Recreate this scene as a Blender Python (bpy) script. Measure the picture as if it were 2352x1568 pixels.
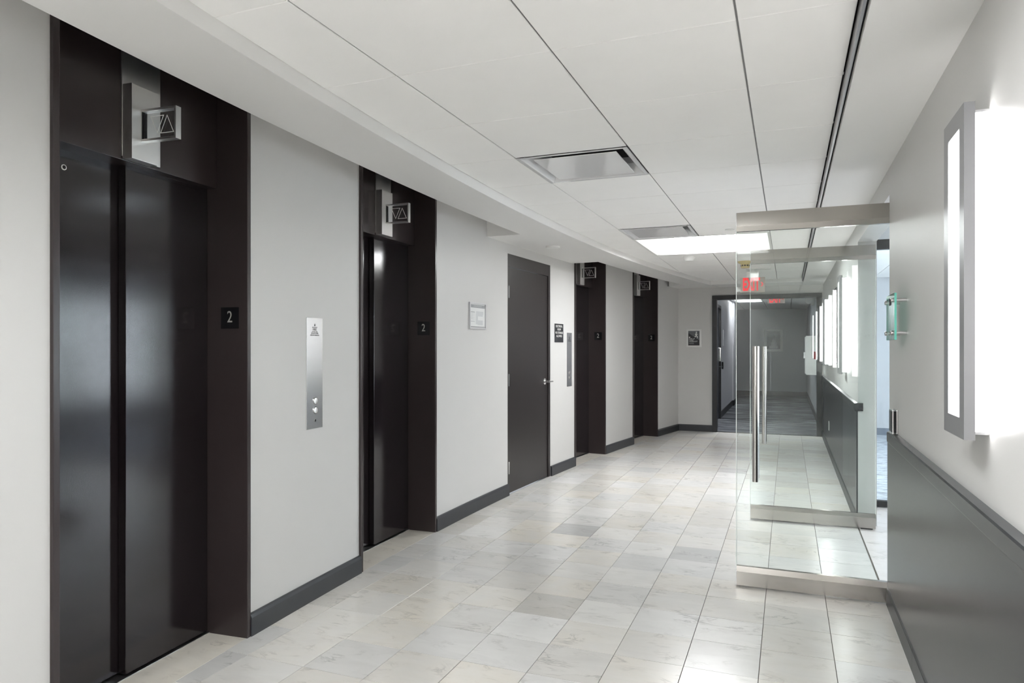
import bpy, bmesh, math, random
from mathutils import Vector, Matrix
random.seed(7)
for o in list(bpy.data.objects): bpy.data.objects.remove(o, do_unlink=True)
SC = bpy.context.scene
COL = SC.collection

# ------------------------------------------------------------------ camera, world, exposure
EYE = 1.378
cam_d = bpy.data.cameras.new('camera'); cam = bpy.data.objects.new('camera', cam_d); COL.objects.link(cam)
cam.location = (0, 0, EYE); cam.rotation_euler = (math.pi/2, 0, 0.3786)
cam_d.sensor_width = 36.0; cam_d.lens = 1592.0/2352*36.0; cam_d.shift_y = (796.2-784)/2352
cam_d.clip_start = 0.02; cam_d.clip_end = 200
SC.camera = cam
world = bpy.data.worlds.new('world'); SC.world = world; world.use_nodes = True
wbg = world.node_tree.nodes['Background']
wbg.inputs[0].default_value = (0.88, 0.94, 1.0, 1); wbg.inputs[1].default_value = 4.0     # daylight sky outside the added, unseen suite window
SC.view_settings.view_transform = 'Standard'; SC.view_settings.look = 'None'
SC.view_settings.exposure = 1.22; SC.view_settings.gamma = 1.0
SC.view_settings.use_curve_mapping = False
SC.cycles.diffuse_bounces = 8; SC.cycles.glossy_bounces = 6; SC.cycles.max_bounces = 16; SC.cycles.transparent_max_bounces = 24
LAMP = 14.5          # ceiling troffers
SCONCE = 10.5        # wall sconces

# ------------------------------------------------------------------ materials
def lin(r, g, b):
    f = lambda c: (c/255/12.92) if c/255 <= 0.04045 else ((c/255+0.055)/1.055)**2.4
    return (f(r), f(g), f(b), 1)
def mat(name, col, rough=0.5, metal=0.0, bump=0.0, bscale=200, mottle=0.0, mscale=3.0, spec=0.5, emit=None, aniso=0.0, coat=0.0, bdist=0.001):
    m = bpy.data.materials.new(name); m.use_nodes = True
    nt = m.node_tree; p = nt.nodes['Principled BSDF']
    p.inputs['Base Color'].default_value = col; p.inputs['Roughness'].default_value = rough
    p.inputs['Metallic'].default_value = metal; p.inputs['Specular IOR Level'].default_value = spec
    p.inputs['Anisotropic'].default_value = aniso; p.inputs['Coat Weight'].default_value = coat
    p.inputs['Coat Roughness'].default_value = 0.12
    tc = nt.nodes.new('ShaderNodeNewGeometry')
    if bump:
        n = nt.nodes.new('ShaderNodeTexNoise'); n.inputs['Scale'].default_value = bscale; n.inputs['Detail'].default_value = 2
        b = nt.nodes.new('ShaderNodeBump'); b.inputs['Strength'].default_value = bump; b.inputs['Distance'].default_value = bdist
        nt.links.new(tc.outputs['Position'], n.inputs['Vector']); nt.links.new(n.outputs['Fac'], b.inputs['Height'])
        nt.links.new(b.outputs['Normal'], p.inputs['Normal'])
    if mottle:
        n = nt.nodes.new('ShaderNodeTexNoise'); n.inputs['Scale'].default_value = mscale; n.inputs['Detail'].default_value = 4
        mx = nt.nodes.new('ShaderNodeMixRGB'); mx.blend_type = 'MIX'
        mx.inputs[1].default_value = tuple(c*(1-mottle) for c in col[:3])+(1,); mx.inputs[2].default_value = tuple(min(1, c*(1+mottle)) for c in col[:3])+(1,)
        nt.links.new(tc.outputs['Position'], n.inputs['Vector']); nt.links.new(n.outputs['Fac'], mx.inputs[0])
        nt.links.new(mx.outputs[0], p.inputs['Base Color'])
    if emit:
        p.inputs['Emission Color'].default_value = emit[0]; p.inputs['Emission Strength'].default_value = emit[1]
    return m
def brushed(name, col, rough=0.28, stretch=(1, 1, 60), aniso=0.0):
    m = mat(name, col, rough, 1.0, aniso=aniso); nt = m.node_tree; p = nt.nodes['Principled BSDF']
    tc = nt.nodes.new('ShaderNodeTexCoord'); mp = nt.nodes.new('ShaderNodeMapping'); mp.inputs['Scale'].default_value = stretch
    n = nt.nodes.new('ShaderNodeTexNoise'); n.inputs['Scale'].default_value = 12; n.inputs['Detail'].default_value = 4
    r = nt.nodes.new('ShaderNodeMapRange'); r.inputs[3].default_value = rough-0.03; r.inputs[4].default_value = rough+0.05
    nt.links.new(tc.outputs['Object'], mp.inputs[0]); nt.links.new(mp.outputs[0], n.inputs['Vector'])
    nt.links.new(n.outputs['Fac'], r.inputs[0]); nt.links.new(r.outputs[0], p.inputs['Roughness'])
    return m
def emitter(name, col, strength):
    m = bpy.data.materials.new(name); m.use_nodes = True; nt = m.node_tree; nt.nodes.clear()
    e = nt.nodes.new('ShaderNodeEmission'); o = nt.nodes.new('ShaderNodeOutputMaterial')
    e.inputs[0].default_value = col; e.inputs[1].default_value = strength; nt.links.new(e.outputs[0], o.inputs[0]); return m
def glass(name, tint, ior=1.45):
    m = bpy.data.materials.new(name); m.use_nodes = True; nt = m.node_tree; nt.nodes.clear()
    t = nt.nodes.new('ShaderNodeBsdfTransparent'); t.inputs[0].default_value = tint
    g = nt.nodes.new('ShaderNodeBsdfGlossy'); g.inputs['Roughness'].default_value = 0.0
    lw = nt.nodes.new('ShaderNodeLayerWeight'); lw.inputs[0].default_value = 0.5
    pw = nt.nodes.new('ShaderNodeMath'); pw.operation = 'POWER'; pw.inputs[1].default_value = 5.0; nt.links.new(lw.outputs['Facing'], pw.inputs[0])
    f0 = ((ior-1)/(ior+1))**2
    fr = nt.nodes.new('ShaderNodeMath'); fr.operation = 'MULTIPLY_ADD'; fr.inputs[1].default_value = 1-f0; fr.inputs[2].default_value = f0; nt.links.new(pw.outputs[0], fr.inputs[0])
    mx = nt.nodes.new('ShaderNodeMixShader'); o = nt.nodes.new('ShaderNodeOutputMaterial')
    nt.links.new(fr.outputs[0], mx.inputs[0]); nt.links.new(t.outputs[0], mx.inputs[1]); nt.links.new(g.outputs[0], mx.inputs[2]); nt.links.new(mx.outputs[0], o.inputs[0])
    return m
def marble(name, attr=True, base=(0.66, 0.655, 0.635), pinkish=False):
    m = bpy.data.materials.new(name); m.use_nodes = True; nt = m.node_tree; L = nt.links; N = nt.nodes.new; p = nt.nodes['Principled BSDF']
    geo = N('ShaderNodeNewGeometry')
    at = N('ShaderNodeAttribute'); at.attribute_name = 'tone'
    sep = N('ShaderNodeSeparateColor')
    if attr: L.new(at.outputs['Color'], sep.inputs[0])
    off = N('ShaderNodeVectorMath'); off.operation = 'ADD'
    sc = N('ShaderNodeVectorMath'); sc.operation = 'SCALE'; sc.inputs['Scale'].default_value = 37.0
    if attr: L.new(at.outputs['Color'], sc.inputs[0])
    L.new(geo.outputs['Position'], off.inputs[0]); L.new(sc.outputs[0], off.inputs[1])
    mp = N('ShaderNodeMapping'); mp.inputs['Rotation'].default_value = (0, 0, 0.5); mp.inputs['Scale'].default_value = (1.0, 2.6, 1)
    L.new(off.outputs[0], mp.inputs[0])
    n1 = N('ShaderNodeTexNoise'); n1.inputs['Scale'].default_value = 3.6; n1.inputs['Detail'].default_value = 7; n1.inputs['Roughness'].default_value = 0.62; n1.inputs['Distortion'].default_value = 0.8
    L.new(mp.outputs[0], n1.inputs['Vector'])
    v = N('ShaderNodeMath'); v.operation = 'SUBTRACT'; v.inputs[1].default_value = 0.5; L.new(n1.outputs['Fac'], v.inputs[0])
    va = N('ShaderNodeMath'); va.operation = 'ABSOLUTE'; L.new(v.outputs[0], va.inputs[0])
    vr = N('ShaderNodeMapRange'); vr.inputs[1].default_value = 0.0; vr.inputs[2].default_value = 0.035; vr.inputs[3].default_value = 1.0; vr.inputs[4].default_value = 0.0; L.new(va.outputs[0], vr.inputs[0])
    n2 = N('ShaderNodeTexNoise'); n2.inputs['Scale'].default_value = 6.0; n2.inputs['Detail'].default_value = 3; L.new(off.outputs[0], n2.inputs['Vector'])
    gate = N('ShaderNodeMapRange'); gate.inputs[1].default_value = 0.49; gate.inputs[2].default_value = 0.7; gate.inputs[3].default_value = 0.0; gate.inputs[4].default_value = 0.55; L.new(n2.outputs['Fac'], gate.inputs[0])
    vm = N('ShaderNodeMath'); vm.operation = 'MULTIPLY'; L.new(vr.outputs[0], vm.inputs[0]); L.new(gate.outputs[0], vm.inputs[1])
    cloud = N('ShaderNodeMixRGB'); b = base
    cloud.inputs[1].default_value = (b[0]*0.86, b[1]*0.86, b[2]*0.87, 1); cloud.inputs[2].default_value = (b[0]*1.11, b[1]*1.11, b[2]*1.11, 1); L.new(n1.outputs['Fac'], cloud.inputs[0])
    warm = N('ShaderNodeMixRGB'); warm.inputs[2].default_value = (b[0]*0.99, b[1]*0.92, b[2]*0.80, 1); L.new(cloud.outputs[0], warm.inputs[1])
    wf = N('ShaderNodeMath'); wf.operation = 'MULTIPLY'; L.new(n2.outputs['Fac'], wf.inputs[0])
    if attr: L.new(sep.outputs[1], wf.inputs[1])
    else: wf.inputs[1].default_value = 0.5
    L.new(wf.outputs[0], warm.inputs[0])
    vein = N('ShaderNodeMixRGB'); vein.inputs[2].default_value = (0.27, 0.26, 0.25, 1); L.new(warm.outputs[0], vein.inputs[1]); L.new(vm.outputs[0], vein.inputs[0])
    if attr:
        tone = N('ShaderNodeMixRGB'); tone.blend_type = 'MULTIPLY'; tone.inputs[0].default_value = 1.0
        cmb = N('ShaderNodeCombineColor'); 
        for k in range(3): L.new(sep.outputs[0], cmb.inputs[k])
        L.new(vein.outputs[0], tone.inputs[1]); L.new(cmb.outputs[0], tone.inputs[2]); L.new(tone.outputs[0], p.inputs['Base Color'])
    else: L.new(vein.outputs[0], p.inputs['Base Color'])
    rr = N('ShaderNodeMapRange'); rr.inputs[3].default_value = 0.19; rr.inputs[4].default_value = 0.255; L.new(n2.outputs['Fac'], rr.inputs[0]); L.new(rr.outputs[0], p.inputs['Roughness'])
    bp = N('ShaderNodeBump'); bp.inputs['Strength'].default_value = 0.04; bp.inputs['Distance'].default_value = 0.002; L.new(n2.outputs['Fac'], bp.inputs['Height']); L.new(bp.outputs[0], p.inputs['Normal'])
    return m
def carpet(name, c1, c2, scale=(2.2, 30, 1), rot=0.0, lo=0.55, hi=0.66):
    m = mat(name, c1, 0.95, bump=0.4, bscale=500, spec=0.1); nt = m.node_tree; p = nt.nodes['Principled BSDF']
    g = nt.nodes.new('ShaderNodeNewGeometry'); mp = nt.nodes.new('ShaderNodeMapping'); mp.inputs['Scale'].default_value = scale; mp.inputs['Rotation'].default_value = (0, 0, rot)
    n = nt.nodes.new('ShaderNodeTexNoise'); n.inputs['Scale'].default_value = 1.0; n.inputs['Detail'].default_value = 5
    r = nt.nodes.new('ShaderNodeMapRange'); r.inputs[1].default_value = lo; r.inputs[2].default_value = hi
    mx = nt.nodes.new('ShaderNodeMixRGB'); mx.inputs[1].default_value = c1; mx.inputs[2].default_value = c2
    nt.links.new(g.outputs['Position'], mp.inputs[0]); nt.links.new(mp.outputs[0], n.inputs['Vector']); nt.links.new(n.outputs['Fac'], r.inputs[0])
    nt.links.new(r.outputs[0], mx.inputs[0]); nt.links.new(mx.outputs[0], p.inputs['Base Color'])
    return m
WALL = mat('wall_paint', lin(203, 202, 200), 0.42, bump=0.12, bscale=260, mottle=0.02, mscale=1.5, spec=0.4)
WALLC = mat('cool_wall_paint', lin(200, 202, 206), 0.5, bump=0.1, bscale=260, mottle=0.02)
SOFF = mat('soffit_paint', lin(224, 223, 221), 0.55, bump=0.1, bscale=240, mottle=0.015, mscale=1.0)
TILE = mat('ceiling_tile_board', lin(244, 243, 241), 0.85, bump=0.25, bscale=420, mottle=0.02, mscale=6, spec=0.2)
GRID = mat('ceiling_grid_metal', lin(120, 120, 120), 0.5)
VOID = mat('dark_void', lin(22, 22, 24), 0.9)
BASE = mat('charcoal_baseboard', lin(48, 50, 54), 0.38, bump=0.05, bscale=120, mottle=0.08, mscale=8)
WAIN = mat('charcoal_wainscot', lin(39, 40, 43), 0.26, bump=0.10, bscale=230, mottle=0.04, mscale=2, spec=0.25)
BLACKF = mat('black_frame_paint', lin(26, 27, 30), 0.35, bump=0.05, bscale=200)
ELEV = mat('elevator_enamel', lin(33, 28, 30), 0.12, bump=0.09, bscale=330, mottle=0.06, mscale=3, spec=0.55, bdist=0.0008)
EJAMB = mat('elevator_frame_enamel', lin(52, 45, 45), 0.24, bump=0.12, bscale=300, mottle=0.08, mscale=4, spec=0.5, bdist=0.0008)
DOORP = mat('brown_door_paint', lin(38, 33, 33), 0.36, bump=0.10, bscale=260, mottle=0.06, mscale=3)
STEEL = brushed('brushed_steel', (0.78, 0.77, 0.75, 1), 0.38, (45, 45, 0.6))
STEELP = mat('satin_plate_steel', (0.60, 0.60, 0.60, 1), 0.26, 1.0)
STEELH = mat('brushed_rail_steel', (0.40, 0.38, 0.355, 1), 0.16, 1.0, aniso=0.4)
STEELV = brushed('brushed_bar_steel', (0.64, 0.62, 0.595, 1), 0.2, (45, 45, 0.5))
CHROME = mat('polished_metal', (0.72, 0.72, 0.72, 1), 0.12, 1.0)
ALU = mat('satin_aluminium', (0.62, 0.62, 0.63, 1), 0.32, 1.0)
SILVERP = mat('silver_paint', lin(150, 150, 152), 0.35, 0.55)
BLACKG = mat('black_gloss', lin(14, 14, 17), 0.15)
WHITEP = mat('white_plastic', lin(228, 228, 225), 0.4)
WHITEG = mat('white_gloss_metal', lin(226, 226, 227), 0.14, mottle=0.01)
CREAM = mat('aged_cream_plastic', lin(203, 186, 132), 0.45)
INKW = mat('white_ink', lin(235, 235, 232), 0.5)
INKG = mat('pale_metal_ink', lin(176, 172, 166), 0.35, 0.3)
INKB = mat('black_ink', lin(30, 30, 32), 0.5)
INKM = mat('grey_ink', lin(150, 152, 154), 0.6)
INKL = mat('light_grey_ink', lin(200, 202, 203), 0.6)
PAPER = mat('paper', lin(222, 223, 222), 0.35)
REDP = mat('red_plastic', lin(150, 30, 38), 0.4)
GLASS = glass('clear_glass', (0.966, 0.988, 0.980, 1))
GLASSC = glass('thin_clear_glass', (0.97, 0.98, 0.985, 1))
GLASSE = mat('glass_edge_glint', lin(238, 246, 242), 0.12, spec=0.8)  # pale tint paints in the light refracted at the door glass edges
TEAL = glass('teal_sign_glass', (0.62, 0.80, 0.75, 1))
TEALE = mat('teal_glass_edge', lin(96, 200, 180), 0.15, spec=0.7)
MARBLE = marble('floor_marble')
MARBLES = marble('slab_marble', attr=False, base=(0.70, 0.675, 0.62))
MARBLEP = marble('pink_marble', attr=False, base=(0.72, 0.69, 0.70))
GROUT = mat('floor_grout', lin(92, 86, 80), 0.8)
CARPD = carpet('dark_streaked_carpet', lin(62, 65, 70), lin(178, 182, 188), (1.3, 22, 1), 0.0, 0.53, 0.68)
CARPS = carpet('pale_patterned_carpet', lin(196, 203, 212), lin(86, 92, 104), (6, 55, 1), 0.12, 0.54, 0.60)
LGT = emitter('troffer_glow', (0.97, 0.985, 1.0, 1), LAMP)
LGT2 = emitter('added_suite_glow', (0.95, 0.975, 1.0, 1), LAMP*1.3)  # glow of the unseen lights added in the suite
LGT3 = emitter('added_corridor_glow', (0.97, 0.985, 1.0, 1), LAMP*2.4)  # strong glow of the added corridor light behind the frame head
LGT4 = emitter('dim_troffer_glow', (0.97, 0.985, 1.0, 1), LAMP*0.42)
SHIELD = mat('troffer_shield', lin(240, 240, 238), 0.5, emit=((1, 0.99, 0.97, 1), 0.25))
SCG = emitter('sconce_glow', (1.0, 0.98, 0.975, 1), SCONCE)
SCF = mat('sconce_lens', lin(238, 238, 236), 0.25, emit=((1, 0.985, 0.975, 1), 1.5))
EXR = emitter('exit_red_glow', (1.0, 0.05, 0.06, 1), 0.42)
EXP_ = mat('exit_sign_plate', lin(186, 176, 166), 0.45)

# ------------------------------------------------------------------ mesh helpers
class MB:
    def __init__(s): s.v = []; s.f = []; s.mi = []
    def quad(s, *p, m=0):
        n = len(s.v); s.v += [tuple(q) for q in p]; s.f.append(tuple(range(n, n+len(p)))); s.mi.append(m); return s
    def box(s, x0, x1, y0, y1, z0, z1, m=0):
        n = len(s.v)
        s.v += [(x0,y0,z0),(x1,y0,z0),(x1,y1,z0),(x0,y1,z0),(x0,y0,z1),(x1,y0,z1),(x1,y1,z1),(x0,y1,z1)]
        for q in ((0,3,2,1),(4,5,6,7),(0,1,5,4),(1,2,6,5),(2,3,7,6),(3,0,4,7)): s.f.append(tuple(n+i for i in q)); s.mi.append(m)
        return s
    def prism(s, poly, a, b, axis='y', m=0):
        # poly: CCW list of 2D points, extruded along axis between a and b
        def P(u, v, w): return {'y': (u, w, v), 'x': (w, u, v), 'z': (u, v, w)}[axis]
        n = len(s.v); k = len(poly)
        s.v += [P(u, v, a) for u, v in poly] + [P(u, v, b) for u, v in poly]
        s.f.append(tuple(n+i for i in range(k))); s.f.append(tuple(n+k+i for i in reversed(range(k)))); s.mi += [m, m]
        for i in range(k):
            j = (i+1) % k; s.f.append((n+i, n+k+i, n+k+j, n+j)); s.mi.append(m)
        return s
    def hexa(s, p, m=0):   # eight corners, bottom four then top four
        n = len(s.v); s.v += [tuple(q) for q in p]
        for q in ((0,3,2,1),(4,5,6,7),(0,1,5,4),(1,2,6,5),(2,3,7,6),(3,0,4,7)): s.f.append(tuple(n+i for i in q)); s.mi.append(m)
        return s
    def tube(s, a, b, r, seg=20, r2=None, m=0, caps=True):
        a = Vector(a); b = Vector(b); d = (b-a).normalized(); r2 = r if r2 is None else r2
        u = d.orthogonal().normalized(); w = d.cross(u); n = len(s.v)
        for c, rr in ((a, r), (b, r2)):
            for i in range(seg):
                t = 2*math.pi*i/seg; s.v.append(tuple(c+(u*math.cos(t)+w*math.sin(t))*rr))
        for i in range(seg): s.f.append((n+i, n+(i+1) % seg, n+seg+(i+1) % seg, n+seg+i)); s.mi.append(m)
        if caps: s.f.append(tuple(n+i for i in reversed(range(seg)))); s.f.append(tuple(n+seg+i for i in range(seg))); s.mi += [m, m]
        return s
    def lathe(s, prof, c=(0, 0, 0), axis='z', seg=28, m=0):
        n = len(s.v)
        for r, h in prof:
            for i in range(seg):
                t = 2*math.pi*i/seg; u, w = r*math.cos(t), r*math.sin(t)
                q = {'z': (u, w, h), 'x': (h, u, w), 'y': (w, h, u)}[axis]; s.v.append((c[0]+q[0], c[1]+q[1], c[2]+q[2]))
        for k in range(len(prof)-1):
            for i in range(seg):
                j = (i+1) % seg; s.f.append((n+k*seg+i, n+k*seg+j, n+(k+1)*seg+j, n+(k+1)*seg+i)); s.mi.append(m)
        s.f.append(tuple(n+i for i in reversed(range(seg)))); s.f.append(tuple(n+(len(prof)-1)*seg+i for i in range(seg))); s.mi += [m, m]
        return s
    def build(s, name, mats, parent=None, bevel=0.0, smooth=False, fix=True):
        me = bpy.data.meshes.new(name); me.from_pydata(s.v, [], s.f)
        if not isinstance(mats, (list, tuple)): mats = [mats]
        for q in mats: me.materials.append(q)
        me.polygons.foreach_set('material_index', s.mi)
        bm = bmesh.new(); bm.from_mesh(me)
        if fix: bmesh.ops.recalc_face_normals(bm, faces=bm.faces)
        if bevel: bmesh.ops.bevel(bm, geom=list(bm.edges), offset=bevel, segments=2, profile=0.6, affect='EDGES', clamp_overlap=True)
        bm.to_mesh(me); bm.free()
        if smooth:
            for q in me.polygons: q.use_smooth = True
            try: me.set_sharp_from_angle(angle=math.radians(35))
            except Exception: pass
        o = bpy.data.objects.new(name, me); COL.objects.link(o)
        if parent: o.parent = parent
        return o
def bx(name, x0, x1, y0, y1, z0, z1, m, parent=None, bevel=0.0):
    return MB().box(x0, x1, y0, y1, z0, z1).build(name, m, parent, bevel)
def thing(name, label, cat, loc=(0, 0, 0), rz=0.0, group=None):
    o = bpy.data.objects.new(name, None); COL.objects.link(o); o.empty_display_size = 0.05
    o.location = loc; o.rotation_euler = (0, 0, rz); o['label'] = label; o['category'] = cat
    if group: o['group'] = group
    return o
def tag(o, label, cat, group=None):
    o['label'] = label; o['category'] = cat
    if group: o['group'] = group
    return o
def struct(o, label=None):
    o['kind'] = 'structure'
    if label: o['label'] = label
    return o
def text(name, s, size, M, m, parent=None, depth=0.0008, sx=1.0, align='CENTER', bold=0.0):
    c = bpy.data.curves.new(name, 'FONT'); c.body = s; c.size = size; c.align_x = align; c.align_y = 'CENTER'; c.extrude = depth; c.resolution_u = 3; c.offset = bold
    t = bpy.data.objects.new(name, c); COL.objects.link(t)
    dg = bpy.context.evaluated_depsgraph_get(); me = bpy.data.meshes.new_from_object(t.evaluated_get(dg))
    bpy.data.objects.remove(t, do_unlink=True); bpy.data.curves.remove(c)
    me.transform(M @ Matrix.Diagonal((sx, 1, 1, 1))); me.materials.clear(); me.materials.append(m); me.name = name
    o = bpy.data.objects.new(name, me); COL.objects.link(o)
    if parent: o.parent = parent
    return o
def face(pos, right, up=(0, 0, 1)):   # matrix whose x = right, y = up, z = toward viewer
    r = Vector(right).normalized(); u = Vector(up); n = r.cross(u)
    return Matrix(((r.x, u.x, n.x, pos[0]), (r.y, u.y, n.y, pos[1]), (r.z, u.z, n.z, pos[2]), (0, 0, 0, 1)))

# ------------------------------------------------------------------ plan of the lobby
RAD, Y0, A0 = 33.0, 4.55, -2.445
def wx(Y):                               # curved elevator wall
    Y = max(Y, 0.3); return A0+(Y-Y0)**2/(2*RAD)
def slope(Y): return (max(Y, 0.3)-Y0)/RAD
def off(Y, d):                           # point at distance d in front of the wall
    a = math.atan(slope(Y)); return (wx(Y)+d*math.cos(a), Y-d*math.sin(a))
def wframe(Y): return ((wx(Y), Y, 0), -math.atan(slope(Y)))
XR = 0.505                               # right wall
YB = 11.65                               # back wall
CZ = 2.394                               # ceiling tiles
SZ = 2.335                               # soffits
TOPZ = 2.62
ELEVS = [2.10, 4.09, 8.215, 10.235]
EH = 0.505
DY, DH = 6.49, 0.53                      # electrical room door
YN = -5.2                                # end of the lobby behind the camera
OP0, OP1 = 4.185, 5.98                   # suite opening in the right wall

# ------------------------------------------------------------------ structure: left wall
def arc_strip(mb, ya, yb, z0, z1, d0=0.0, d1=-0.12, step=0.15, m=0):
    n = max(1, int((yb-ya)/step)); ys = [ya+(yb-ya)*i/n for i in range(n+1)]
    for a, b in zip(ys, ys[1:]):
        p = [off(a, d1), off(a, d0), off(b, d0), off(b, d1)]
        mb.hexa([(q[0], q[1], z0) for q in p]+[(q[0], q[1], z1) for q in p], m)
edges = []
for yc in ELEVS: edges.append((yc-EH*math.cos(slope(yc)), yc+EH*math.cos(slope(yc))))
spans = [(YN, edges[0][0]), (edges[0][1], edges[1][0]), (edges[1][1], DY-DH), (DY+DH, edges[2][0]), (edges[2][1], edges[3][0]), (edges[3][1], YB+0.1)]
mb = MB()
for a, b in spans: arc_strip(mb, a, b, 0, TOPZ)
arc_strip(mb, DY-DH, DY+DH, 2.245, TOPZ)
struct(mb.build('wall_left', WALL, smooth=True))
# baseboards of the left wall: one board for each stretch of wall
bl = bpy.data.objects.new('baseboard_left', None); COL.objects.link(bl); struct(bl)
for a, b in spans:
    mb = MB(); n = max(1, int((b-a)/0.2)); b = min(b, YB); ys = [a+(b-a)*i/n for i in range(n+1)]
    prof = [(0, 0), (0.02, 0), (0.02, 0.088), (0.014, 0.102), (0.006, 0.106), (0, 0.106)]
    for i in range(n):
        A = [off(ys[i], d)+(z,) for d, z in prof]; B = [off(ys[i+1], d)+(z,) for d, z in prof]
        k = len(prof)
        for j in range(k): mb.quad(A[j], A[(j+1) % k], B[(j+1) % k], B[j])
        if i == 0: mb.quad(*A)
        if i == n-1: mb.quad(*B)
    mb.build('board', BASE, bl)

# ------------------------------------------------------------------ structure: back wall with the wide opening
mb = MB()
mb.box(-2.3, -1.137, YB, YB+0.12, 0, TOPZ).box(-1.137, 0.489, YB, YB+0.12, 2.206, TOPZ).box(0.489, 0.64, YB, YB+0.12, 0, TOPZ)
struct(mb.build('wall_back', WALL))
bbk = struct(MB().prism([(YB, 0), (YB, 0.106), (YB-0.006, 0.106), (YB-0.014, 0.102), (YB-0.02, 0.088), (YB-0.02, 0)], -1.70, -1.137, 'x').build('baseboard_back', BASE))
fr = bpy.data.objects.new('door_2', None); COL.objects.link(fr); fr.location = (-0.324, YB, 0); struct(fr)
for n_, a in (('jamb', (-0.813, -0.739, -0.03, 0.14, 0, 2.14)), ('jamb', (0.739, 0.813, -0.03, 0.14, 0, 2.14)), ('head', (-0.813, 0.813, -0.03, 0.14, 2.14, 2.206))):
    bx(n_, *a, BLACKF, fr, 0.004)
bx('threshold_strip', -0.739, 0.739, -0.01, 0.05, 0.0, 0.008, BLACKF, fr)

# ------------------------------------------------------------------ structure: right wall, wainscot, rails
def right_stretch(name, ya, yb, thick=0.13):
    w = struct(bx(name, XR, XR+thick, ya, yb, 0, TOPZ, WALL))
    return w
wr = right_stretch('wall_right', YN, OP0)
MB().box(XR-0.010, XR, YN, OP0, 0.09, 0.89).build('wainscot_panel', WAIN, wr)
wr2 = right_stretch('wall_right_beyond', OP1, YB)
for a, b in ((OP1, 6.72), (6.72, 8.55), (8.55, 10.1), (10.1, YB-0.03)):
    MB().box(XR-0.010, XR, a+0.0015, b-0.0015, 0.09, 0.89).build('wainscot_panel', WAIN, wr2)
wh = struct(bx('wall_right_header', XR, XR+0.13, OP0, OP1, 2.19, TOPZ, WALL))
RP = [(XR, 0.882), (XR-0.022, 0.882), (XR-0.028, 0.890), (XR-0.028, 0.934), (XR-0.024, 0.940), (XR, 0.946)]
BP = [(XR, 0), (XR-0.016, 0), (XR-0.016, 0.086), (XR-0.013, 0.090), (XR-0.013, 0.094), (XR-0.011, 0.10), (XR, 0.104)]
t1 = bpy.data.objects.new('trim_1', None); COL.objects.link(t1); struct(t1)
for a, b in ((YN, 1.2), (1.2, 4.06)): MB().prism(RP, a, b-0.001, 'y').build('chair_rail', WAIN, t1)
for a, b in ((OP1-0.025, 8.4), (8.4, YB-0.03)): MB().prism(RP, a, b-0.001, 'y').build('chair_rail', WAIN, t1)
bx('chair_rail', XR, XR+0.035, OP1-0.025, OP1, 0.882, 0.944, WAIN, t1, 0.002)
br = bpy.data.objects.new('baseboard_right', None); COL.objects.link(br); struct(br)
for a, b in ((YN, 3.36), (3.36, OP0), (OP1, 8.9), (8.9, YB-0.03)): MB().prism(BP, a+0.001, b-0.001, 'y').build('board', BASE, br)
struct(bx('wall_behind', -2.6, 0.64, YN-0.1, YN, 0, TOPZ, WALL))

# ------------------------------------------------------------------ structure: floor
FX, FY, T = -0.1133, 0.0049, 0.3048
floor = struct(bx('floor', -3.2, 0.64, YN-0.1, YB+0.1, -0.06, -0.004, GROUT))
def tone_attr(me, cols):
    at = me.color_attributes.new('tone', 'FLOAT_COLOR', 'POINT')
    for i, c in enumerate(cols): at.data[i].color = c
def tile_mesh(mb, p, g=0.0014, ch=0.0006):
    # p: four plan corners, counter clockwise; chamfered top
    c = (sum(q[0] for q in p)/4, sum(q[1] for q in p)/4)
    def ins(q, d):
        sx = 1 if q[0] < c[0] else -1; sy = 1 if q[1] < c[1] else -1; return (q[0]+sx*d, q[1]+sy*d)
    o = [ins(q, g) for q in p]; i = [ins(q, g+ch) for q in p]; n = len(mb.v)
    dz = random.uniform(-0.0004, 0.0004)
    mb.v += [(q[0], q[1], -0.012) for q in o]+[(q[0], q[1], -0.0005+dz) for q in o]+[(q[0], q[1], dz) for q in i]
    for k in range(4):
        j = (k+1) % 4; mb.f += [(n+k, n+j, n+4+j, n+4+k), (n+4+k, n+4+j, n+8+j, n+8+k)]
    mb.f.append((n+8, n+9, n+10, n+11)); mb.mi += [0]*9
    return 12
special = {(-4, 16): (0.72, 0.1), (-1, 15): (0.83, 0.0), (-3, 11): (0.82, 0.6), (-2, 15): (1.07, 0.2), (-2, 11): (1.06, 0.2), (-4, 15): (1.04, 0.9), (-5, 16): (1.03, 1.0), (-2, 12): (0.92, 0.1),
           (-2, 14): (0.93, 0.0), (-7, 16): (0.90, 0.9), (-3, 8): (1.03, 0.9), (0, 11): (1.05, 0.1), (0, 10): (0.94, 0.1), (-2, 9): (0.93, 0.3), (-1, 26): (0.84, 0.1), (-3, 19): (1.07, 0.3), (-5, 12): (0.93, 0.1), (-3, 12): (1.0, 0.9)}
cells = []
for i in range(-9, 3):
    for j in range(int(YN/T)-1, int(YB/T)+1):
        x0, x1 = FX+(i-1)*T, FX+i*T; ya, yb = FY+j*T, FY+(j+1)*T
        yb = min(yb, YB+0.02); x1 = min(x1, XR-0.004)
        if x1-x0 < 0.02 or yb-ya < 0.02 or ya < YN: continue
        la, lb = max(x0, wx(ya)-0.0), max(x0, wx(yb)-0.0)
        if la > x1-0.015 and lb > x1-0.015: continue
        la, lb = min(la, x1-0.006), min(lb, x1-0.006)
        d = math.hypot((x0+x1)/2, (ya+yb)/2)
        fwd = (yb)*math.cos(0.3786)-(x0+x1)/2*math.sin(0.3786)
        cells.append(((0 if fwd > 1.2 else 1), d, i, j, [(la, ya), (x1, ya), (x1, yb), (lb, yb)]))
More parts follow.
